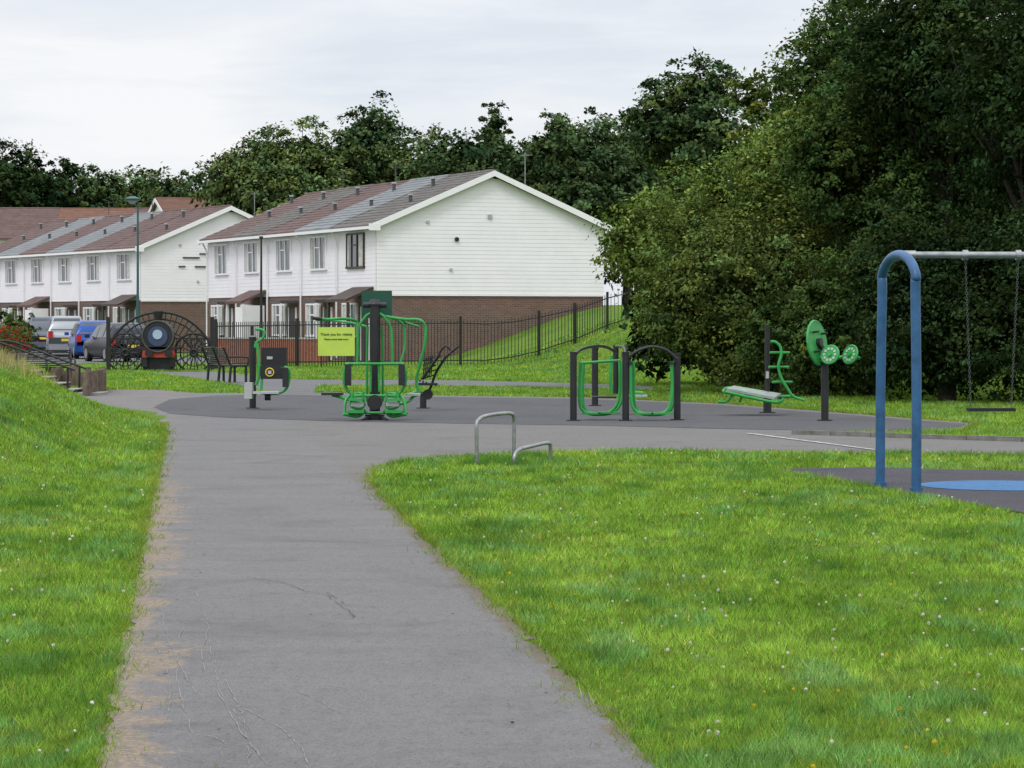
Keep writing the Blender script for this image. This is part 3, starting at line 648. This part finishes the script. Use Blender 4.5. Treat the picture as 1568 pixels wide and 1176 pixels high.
# ------------------------------------------------------------------ swing
A=G(1348,746); B=G(1403,755); D=(A[1]+B[1])/2; t=Thing('swing_set',(A+B)/2)
top=Q(1380,383,D)[2]; R=top-.045
def leg(P0,P1):
    h=P1-P0; z1=R-.33
    pts=[P0+[0,0,0],P0+h*.0+[0,0,z1*.5],P0+h*.04+[0,0,z1]]
    mid=(P0+P1)/2
    for a in np.linspace(math.pi*.93,math.pi*.07,9): pts.append(mid+h*.5*math.cos(a)*.98+np.array([0,0,z1+.05+(.28)*math.sin(a)]))
    pts+= [P1-h*.04+[0,0,z1],P1+[0,0,z1*.5],P1]; return pts
pts=leg(A,B); t.tube('end_frame',pts,.046,BLUE,n=16)
A2=A+[3.6,.25,0]; B2=B+[3.6,.25,0]; t.tube('end_frame',leg(A2,B2),.046,BLUE,n=16)
for p in (A,B,A2,B2): t.tube('foot_bolts',[p+[0,0,.0],p+[0,0,.05]],.062,BLUE,n=14,curve=False)
ctr=(A+B)/2+[0,0,R]; t.tube('crossbar',[ctr+[.06,0,0],ctr+[3.6,.25,0]],.032,STEEL,n=14,curve=False)
t.tube('bar_collar',[ctr+[.04,0,0],ctr+[.16,0,0]],.042,STEEL,n=14,curve=False)
for ax in (1486,1700):
    s=Q(ax+34,626,D)
    for sx in (-1,1):
        tp=np.array([s[0]+sx*.25,ctr[1]+.08,R-.03]); bt=np.array([s[0]+sx*.19,ctr[1]+.1,s[2]]); t.disc('hangers',tp+[0,0,.03],[1,0,0],.048,.05,STEEL,16)
        n=58
        for i in range(n):
            p=tp+(bt-tp)*(i+.5)/n; dz=(bt-tp)/n*.68; o=np.array([.009,0,0]) if i%2 else np.array([0,.009,0])
            t.tube('chains',[p-dz,p-dz*.6+o,p+dz*.6+o,p+dz,p+dz*.6-o,p-dz*.6-o,p-dz],.0028,DARKGREY,n=4,curve=False)
    t.box('seat',(s[0],ctr[1]+.1,s[2]-.01),(.44,.17,.03),TYRE)
t.done(bevel=0)
# ------------------------------------------------------------------ hoops
a=G(730,713); b_=G(787,708)
T=Thing('cycle_barrier',a); h1=Q(730,640,a[1])[2]; h2=Q(787,633,b_[1])[2]
T.tube('hoop',[a,a+[0,0,h1*.5],a+[0,0,h1-.07],a+(b_-a)*.06+[0,0,h1-.02],a+(b_-a)*.18+[0,0,h1+.01],(a+b_)/2+[0,0,(h1+h2)/2+.015],a+(b_-a)*.9+[0,0,h2],b_+[0,0,h2-.06],b_+[0,0,h2*.5],b_],.022,STEEL,n=12); T.done()
a=G(788,713); b_=G(843,708); T=Thing('cycle_barrier',a)
T.tube('hoop',[a,a+[0,0,.1],a+(b_-a)*.12+[0,0,.17],(a+b_)/2+[0,0,.2],a+(b_-a)*.93+[0,0,.22],b_+[0,0,.16],b_],.022,STEEL,n=12); T.done()
# ------------------------------------------------------------------ exercise machines
D=45.4; q=lambda u,v,dy=0: Q(u,v,D+dy)
t=Thing('air_walker',G(958,645))
def post(T,u,vb,vt,r=.055,mat=BLACK,dd=None):
    p=G(u,vb); T.tube('posts',[p,Q(u,vt,p[1])],r,mat,n=14,curve=False); T.disc('post_caps',Q(u,vt,p[1])+[0,0,.01],[0,0,1],r*1.1,.03,mat,14); T.disc('base_plates',p+[0,0,.015],[0,0,1],r*2,.02,mat,16)
post(t,958,645,541); post(t,1037,644,543)
t.tube('top_bar',[q(958,551),q(975,538),q(997,531),q(1020,536),q(1037,550)],.024,BLACK)
for dy,du in ((0,0),(.35,4)):
    t.tube('swing_legs',[q(966+du,553,dy),q(966+du,600,dy),q(970+du,625,dy),q(985+du,634,dy),q(1010+du,634,dy),q(1024+du,625,dy),q(1029+du,600,dy),q(1028+du,553,dy)],.026,GREEN)
    t.box('footplates',q(985+du,633,dy),(.3,.14,.03),GREEN); t.box('footplates',q(1012+du,633,dy),(.3,.14,.03),GREEN)
t.tube('hinge_bar',[q(966,556,-.05),q(966,556,.45)],.03,BLACK); t.tube('hinge_bar',[q(1028,556,-.05),q(1028,556,.45)],.03,BLACK)
t.done()
t=Thing('air_walker',G(878,645)); post(t,878,645,541); post(t,911,622,534,.06); post(t,943,606,530,.06)
t.tube('top_bar',[q(878,549),q(888,536,1),q(911,530,3),q(930,532,5),q(944,541,7)],.026,BLACK); t.tube('top_bar',[Q(943,530,52),Q(955,532,50),q(958,545)],.024,BLACK)
for dy,du in ((.2,0),(.6,5)):
    t.tube('swing_legs',[q(889+du,553,dy),q(887+du,600,dy),q(890+du,625,dy),q(905+du,634,dy),q(928+du,633,dy),q(943+du,622,dy),q(949+du,600,dy),q(949+du,553,dy)],.026,GREEN)
    t.box('footplates',q(905+du,633,dy),(.3,.14,.03),GREEN); t.box('footplates',q(930+du,632,dy),(.3,.14,.03),GREEN)
t.tube('side_frame',[q(936,545,2),q(935,580,2),q(936,600,2)],.03,GREEN); t.tube('side_frame',[q(888,556,0),q(949,552,.8)],.022,GREEN)
t.box('footplates',q(970,606,3),(.45,.3,.03),LGREY); t.box('footplates',q(925,608,3),(.4,.3,.03),BLACK); t.tube('side_frame',[q(955,600,3),q(985,602,3)],.03,GREEN)
t.done()
D=46; t=Thing('multi_gym',G(574,640)); q=lambda u,v,dy=0: Q(u,v,D+dy)
t.tube('centre_post',[q(574,643),q(574,466)],.085,BLACK,n=16,curve=False); t.tube('centre_post',[q(574,466),q(574,458)],.12,BLACK,n=16,curve=False,r2=.06)
t.tube('cross_head',[q(556,467),q(592,467)],.05,BLACK,curve=False)
t.box('panel',q(577,466,.35),(.49,.04,.44),DGREEN); t.tube('panel_post',[q(577,475,.4),q(577,640,.4)],.03,BLACK)
for d in (-1,1):
    m_=lambda u: 574+d*(574-u)
    t.tube('stays',[q(574,478),q(m_(563),482),q(m_(556),490),q(m_(550),500),q(m_(548),520),q(m_(547),560)],.022,GREEN)
    t.tube('inner_frame',[q(m_(563),500,.2),q(m_(562),560,.2),q(m_(562),615,.2)],.022,GREEN)
    t.tube('lower_frame',[q(m_(536),556,-.3),q(m_(529),562,-.3),q(m_(527),585,-.3),q(m_(533),598,-.3),q(m_(541),605,-.3),q(m_(545),612,-.3)],.026,GREEN)
    t.box('back_pads',q(m_(533),574,-.36),(.1,.09,.34),BLACK)
    t.tube('foot_frame',[q(m_(527),636,-.4),q(m_(530),612,-.3),q(m_(545),603,-.2),q(m_(556),603,-.2)],.025,GREEN)
    t.tube('foot_frame',[q(m_(527),634,-.4),q(m_(548),637,-.4),q(m_(560),628,-.4)],.03,GREEN)
    t.tube('foot_frame',[q(m_(540),600,-.4),q(m_(538),622,-.4),q(m_(556),624,-.4),q(m_(556),600,-.4)],.02,GREEN)
    t.box('seats',q(m_(545),612,-.45),(.22,.25,.035),GREEN); t.box('seats',q(m_(545),630,-.45),(.26,.22,.05),GREEN)
    t.box('steps',q(m_(547),619,-.5),(.2,.04,.06),LGREY)
    t.tube('outrigger',[q(574,640),q(m_(562),641,-.3),q(m_(556),645,-.5)],.04,BLACK)
    t.tube('hangers',[q(m_(568),560,-.2),q(m_(567),600,-.2)],.02,GREEN)
t.tube('press_arm',[q(548,500),q(545,491),q(525,488,-.2),q(500,489,-.5),q(480,487,-.7)],.022,GREEN); t.tube('press_arm',[q(562,500,.2),q(540,495,.4),q(510,491,.7),q(484,490,.9)],.018,GREEN)
t.tube('grips',[q(492,488.5,-.6),q(478,487,-.72)],.028,BLACK); t.tube('press_arm',[q(548,500,0),q(548,545,0)],.024,GREEN)
t.tube('row_arm',[q(596,486),q(620,489,-.2),q(642,490,-.4),q(651,500,-.4),q(651,525,-.4),q(645,550,-.35),q(638,580,-.3),q(641,600,-.3)],.024,GREEN)
t.tube('row_arm',[q(598,488,.3),q(608,490,.5),q(618,500,.6),q(620,530,.6),q(612,560,.5)],.02,GREEN)
t.tube('row_arm',[q(590,484),q(612,488),q(622,494,.2),q(640,500,.4)],.02,GREEN)
t.tube('crossbars',[q(530,557,-.3),q(618,557,-.3)],.022,GREEN,curve=False); t.tube('crossbars',[q(540,606,-.3),q(608,606,-.3)],.025,GREEN,curve=False); t.tube('crossbars',[q(527,632,-.35),q(625,632,-.35)],.022,GREEN,curve=False)
t.box('base',q(574,640,-.1),(.3,.3,.12),BLACK); t.disc('weights',q(574,616,-.25),[0,1,0],.12,.15,BLACK); t.box('side_seat',q(509,603,.2),(.34,.3,.04),BLACK); t.tube('side_seat_arm',[q(509,605,.2),q(535,612,0),q(560,620,0)],.025,GREEN); t.box('side_seat',q(634,604,.1),(.2,.28,.04),LGREY)
t.tube('side_seat_arm',[q(634,606,.1),q(622,616,0),q(590,622,0)],.025,GREEN); t.done()
D=50.5; t=Thing('exercise_bike',G(648,628)); q=lambda u,v,dy=0: Q(u,v,D+dy); post(t,648,626,602,.06)
a,b_=q(646,580),q(674,541)
for k in range(11):
    p=a+(b_-a)*k/10; t.tube('backrest',[p+[0,-.22,0],p+[0,.22,0]],.014,BLACK,n=6,curve=False); 
for k in (-.22,0,.22): t.tube('backrest',[a+[0,k,0],b_+[0,k,0]],.018,BLACK,n=6,curve=False)
t.box('backrest_panel',(a+b_)/2+[.02,0,0],(.03,.36,.5),BLACK,[norm(np.cross([0,1,0],b_-a)),np.array([0,1,0]),norm(b_-a)])
for k in range(6): p=q(643,583)+(q(668,590)-q(643,583))*k/5; t.tube('seat',[p+[0,-.2,0],p+[0,.2,0]],.016,BLACK,n=6,curve=False)
t.box('seat_base',q(655,588),(.34,.38,.04),BLACK)
t.tube('frame',[q(635,606),q(648,603),q(658,596),q(668,570),q(682,548),q(690,540),q(702,530)],.024,BLACK); t.tube('handlebar',[q(690,540,-.25),q(688,542,0),q(690,540,.25)],.018,BLACK)
t.tube('handlebar',[q(672,541,-.1),q(682,530,-.2),q(690,536,-.2)],.018,BLACK)
for k in range(5): t.tube('mesh_back',[q(650+3*k,548-1*k,-.1),q(648+3*k,582-2*k,-.1)],.012,BLACK,n=5,curve=False)
for k in range(5): t.tube('mesh_back',[q(647,552+7*k,-.1),q(668,545+7*k,-.1)],.012,BLACK,n=5,curve=False)
t.tube('pedal_arm',[q(628,603),q(640,600),q(655,606),q(658,598)],.024,GREEN); t.box('pedals',q(630,604),(.2,.25,.04),GREEN); t.disc('crank',q(655,604),[0,1,0],.09,.1,BLACK); t.done()
D=51; t=Thing('leg_press',G(387,627)); q=lambda u,v,dy=0: Q(u,v,D+dy); post(t,387,626,518,.06); t.box('post_top',q(386,506),(.06,.08,.18),BLACK)
t.tube('handle',[q(392,504),q(401,505),q(405,510),q(402,518),q(393,524),q(391,532)],.026,GREEN); t.tube('handle',[q(392,522),q(396,545),q(396,575),q(392,590)],.03,GREEN)
t.box('seat_back',q(420,546,.1),(.44,.05,.32),BLACK); t.box('seat_back',q(417,570,0),(.42,.05,.24),BLACK)
t.ring('emblem',q(413,570,-.04),EX,EZ,.07,.012,YEL); t.box('emblem',q(413,570,-.05),(.06,.02,.06),LGREY); t.box('emblem_text',q(413,548,.06),(.1,.01,.05),LGREY)
t.tube('leg_frame',[q(430,562),q(441,564),q(443,575),q(440,592),q(430,601),q(410,603),q(393,600)],.026,GREEN); t.tube('leg_frame',[q(400,562),q(401,580),q(400,598)],.024,GREEN)
t.tube('leg_frame',[q(380,588),q(383,600),q(393,604)],.026,GREEN); t.box('foot_rest',q(381,598),(.14,.3,.28),LGREY); t.box('seat',q(408,601),(.46,.34,.04),LGREY); t.box('pads',q(437,578,-.1),(.1,.08,.34),BLACK); t.disc('rollers',q(410,608),[1,0,0],.06,.1,BLACK); t.done()
D=48; t=Thing('sit_up_bench',G(1175,633)); q=lambda u,v,dy=0: Q(u,v,D+dy)
post(t,1175,633,607,.07); t.tube('upright',[q(1175,610,.3),q(1175,497,.3)],.045,BLACK,n=14,curve=False); t.box('plate',q(1175,574,.24),(.05,.02,.12),LGREY)
t.hexa('bench_board',[q(1112,598,-.3),q(1186,612,-.3),q(1196,606,.3),q(1124,594,.3)]+[q(1112,598,-.3)+[0,0,.04],q(1186,612,-.3)+[0,0,.04],q(1196,606,.3)+[0,0,.04],q(1124,594,.3)+[0,0,.04]],BENCHG)
t.tube('bench_frame',[q(1110,600,-.35),q(1150,609,-.35),q(1188,616,-.35),q(1197,610,.35),q(1160,601,.35),q(1118,594,.35),q(1108,598,0),q(1110,600,-.35)],.026,GREEN)
t.tube('foot_hooks',[q(1100,615,-.2),q(1112,615,-.2),q(1122,604,-.2),q(1124,598,-.2)],.024,GREEN); t.tube('foot_hooks',[q(1132,616,.2),q(1138,606,.2),q(1160,604,.2)],.022,GREEN); t.tube('foot_hooks',[q(1124,598,-.2),q(1148,602,-.2)],.03,GREEN)
for dy in (-.02,.5):
    t.tube('ladder_side',[q(1180,523,dy),q(1188,524,dy),q(1195,532,dy),q(1196,545,dy),q(1192,560,dy),q(1196,578,dy),q(1206,595,dy),q(1215,607,dy),q(1232,613,dy)],.024,GREEN)
for u,v in ((1195,540),(1193,562),(1199,585)): t.tube('ladder_rungs',[q(u-16,v,0),q(u+14,v,.1)],.022,GREEN,curve=False)
t.tube('ladder_rungs',[q(1175,608,.3),q(1215,607,.3)],.03,GREEN); t.done()
D=45.4; t=Thing('arm_wheels',G(1263,645)); q=lambda u,v,dy=0: Q(u,v,D+dy); post(t,1263,645,556,.06)
nb=norm([.85,-.5,.12]); c=q(1251,525); t.disc('big_wheel',c,nb,.345,.03,GREEN,36); t.ring('big_wheel_rim',c,norm(np.cross(nb,[0,0,1])),norm(np.cross(nb,np.cross(nb,[0,0,1]))),.345,.022,GREEN)
t.disc('hub',c+nb*.04,nb,.07,.08,BLACK)
for k in range(4):
    a=k*math.pi/2+.7; uu=norm(np.cross(nb,[0,0,1])); vv=np.cross(nb,uu); t.tube('grips',[c+.22*(math.cos(a)*uu+math.sin(a)*vv),c+.22*(math.cos(a)*uu+math.sin(a)*vv)+nb*.12],.018,BLACK,n=8)
t.tube('bracket',[q(1263,558),q(1263,540),q(1256,528)],.045,BLACK); t.tube('bracket',[q(1256,548),q(1280,548,-.1),q(1298,545,-.1)],.03,GREEN)
for u,v,nn in ((1271,543,norm([-.5,-.8,.3])),(1302,543,norm([-.75,-.6,.3]))):
    c=q(u,v,-.25); t.disc('small_wheels',c,nn,.145,.025,GREEN,28); uu=norm(np.cross(nn,[0,0,1])); vv=np.cross(nn,uu); t.ring('small_rims',c,uu,vv,.145,.02,GREEN); t.disc('small_hub',c+nn*.02,nn,.035,.04,GREEN,14)
    for k in range(10): a=k*math.pi/5; t.disc('grip_pads',c+nn*.016+.095*(math.cos(a)*uu+math.sin(a)*vv),nn,.022,.01,LGREY,8)
    t.tube('bracket',[c,c-nn*.2,q(1275,548)],.02,GREEN)
t.done()
def bench(u,v,yaw,s=1.0,Lb=1.5):
    p=G(u,v); T=Thing('park_bench',p); a=math.radians(yaw); ex=np.array([math.cos(a),math.sin(a),0]); ey=np.array([-math.sin(a),math.cos(a),0]); ez=np.array([0,0,1.])
    w=lambda x_,y_,z_: p+(ex*x_+ey*y_+ez*z_)*s
    for k in range(7): y_=-.22+.07*k; T.tube('seat_slats',[w(-Lb/2,y_,.45),w(Lb/2,y_,.45)],.018,BLACK,n=6,curve=False)
    for k in range(8): T.tube('back_slats',[w(-Lb/2,.22+.02*k,.5+.055*k),w(Lb/2,.22+.02*k,.5+.055*k)],.018,BLACK,n=6,curve=False)
    for x_ in (-Lb/2,0,Lb/2):
        T.tube('frame',[w(x_,-.25,.45),w(x_,.2,.44),w(x_,.4,.92)],.03,BLACK,curve=False); T.tube('legs',[w(x_,-.2,.45),w(x_,-.2,0)],.035,BLACK,curve=False); T.tube('legs',[w(x_,.2,.45),w(x_,.24,0)],.035,BLACK,curve=False)
    for x_ in (-Lb/2,Lb/2): T.tube('armrest',[w(x_,-.24,.45),w(x_,-.24,.65),w(x_,.25,.67)],.022,BLACK)
    T.done()
bench(348,586,115,1.0,1.7); bench(74,589,20,.95,1.3)
t=Thing('steps',(-10,61.5,0))
for k in range(5):
    x0=-10.75+.3*k; h_=.66-.13*k
    t.box('treads',(x0+.15,61.3,h_-.03),(.34,1.5,.05),CONC); t.box('risers',(x0+.29,61.3,h_/2-.03),(.06,1.5,h_),WOOD)
    t.box('stringers',(x0+.15,60.52,h_/2-.03),(.3,.06,h_),WOOD)
for yy in (60.45,62.1):
    t.tube('handrail',[(-11.1,yy,1.15),(-10.7,yy,1.1),(-9.35,yy,.6),(-9.2,yy,.55)],.024,BLACK)
    for xx,zz in ((-10.7,1.1),(-9.35,.6)): t.tube('handrail_posts',[(xx,yy,0),(xx,yy,zz)],.022,BLACK,n=8,curve=False)
t.box('landing_slab',(-9.0,61.3,.03),(.6,1.4,.06),CONC)
t.done()
t=Thing('log_retaining_wall',G(115,600))
pts=[G(*p) for p in [(84,594),(90,592),(156,595),(158,601),(130,607)]]
for a,b_ in zip(pts,pts[1:]):
    L=np.linalg.norm(b_-a); n=max(2,int(L/.17))
    for j in range(n):
        p=a+(b_-a)*j/n; h_=.44+rng.uniform(-.08,.08); t.tube('logs',[p,p+[rng.normal(0,.012),0,h_]],.07,WOOD,n=10,curve=False); 
t.done()
t=Thing('log_edging',G(100,622)); 
for j in range(16):
    p=G(72+4.0*j,618+.8*j)+[0,0,0]; z=float(H(p[0],p[1])); t.tube('logs',[p+[0,0,z-.1],p+[0,0,z+.14+.03*rng.random()]],.05,WOOD,n=8,curve=False)
t.done()

# ------------------------------------------------------------------ world, sun, camera
w=bpy.data.worlds.new('World'); bpy.context.scene.world=w; w.use_nodes=True; nt=w.node_tree; bg=nt.nodes['Background']
sky=nt.nodes.new('ShaderNodeTexSky'); sky.sky_type='NISHITA'; sky.sun_disc=False; sky.sun_elevation=math.radians(52); sky.sun_rotation=math.radians(205)
tc=nt.nodes.new('ShaderNodeTexCoord'); gen=tc.outputs['Generated']
sp=nt.nodes.new('ShaderNodeSeparateXYZ'); nt.links.new(gen,sp.inputs[0])
n1=noise(nt,scalev(nt,gen,(1,1,6)),5.5,6,.55,.4)
cl=mixrgb(nt,maprange(nt,n1,.38,.62),(7.6,8.1,8.9),(9.6,9.7,9.9))
zen=maprange(nt,sp.outputs[2],0.1,1.0,1.0,2.1)
v=nt.nodes.new('ShaderNodeVectorMath'); v.operation='SCALE'; nt.links.new(cl,v.inputs[0]); nt.links.new(zen,v.inputs[3])
fin=mixrgb(nt,.93,sky.outputs[0],v.outputs[0])
nt.links.new(fin,bg.inputs[0]); bg.inputs[1].default_value=.1
sl=bpy.data.lights.new('sun','SUN'); sl.energy=1.2; sl.angle=math.radians(14); sl.color=(1,.97,.92)
so=bpy.data.objects.new('sun',sl); so.rotation_euler=(math.radians(38),0,math.radians(-25)); bpy.context.scene.collection.objects.link(so)
cam=bpy.data.cameras.new('camera'); cam.sensor_width=36; cam.lens=36*F/1568; cam.clip_end=5000; cam.clip_start=.1
co=bpy.data.objects.new('camera',cam); co.location=(0,0,CH); co.rotation_euler=(math.pi/2-TH,0,0); bpy.context.scene.collection.objects.link(co)
bpy.context.scene.camera=co
vs=bpy.context.scene.view_settings; vs.view_transform='Standard'; vs.look='None'; vs.exposure=0
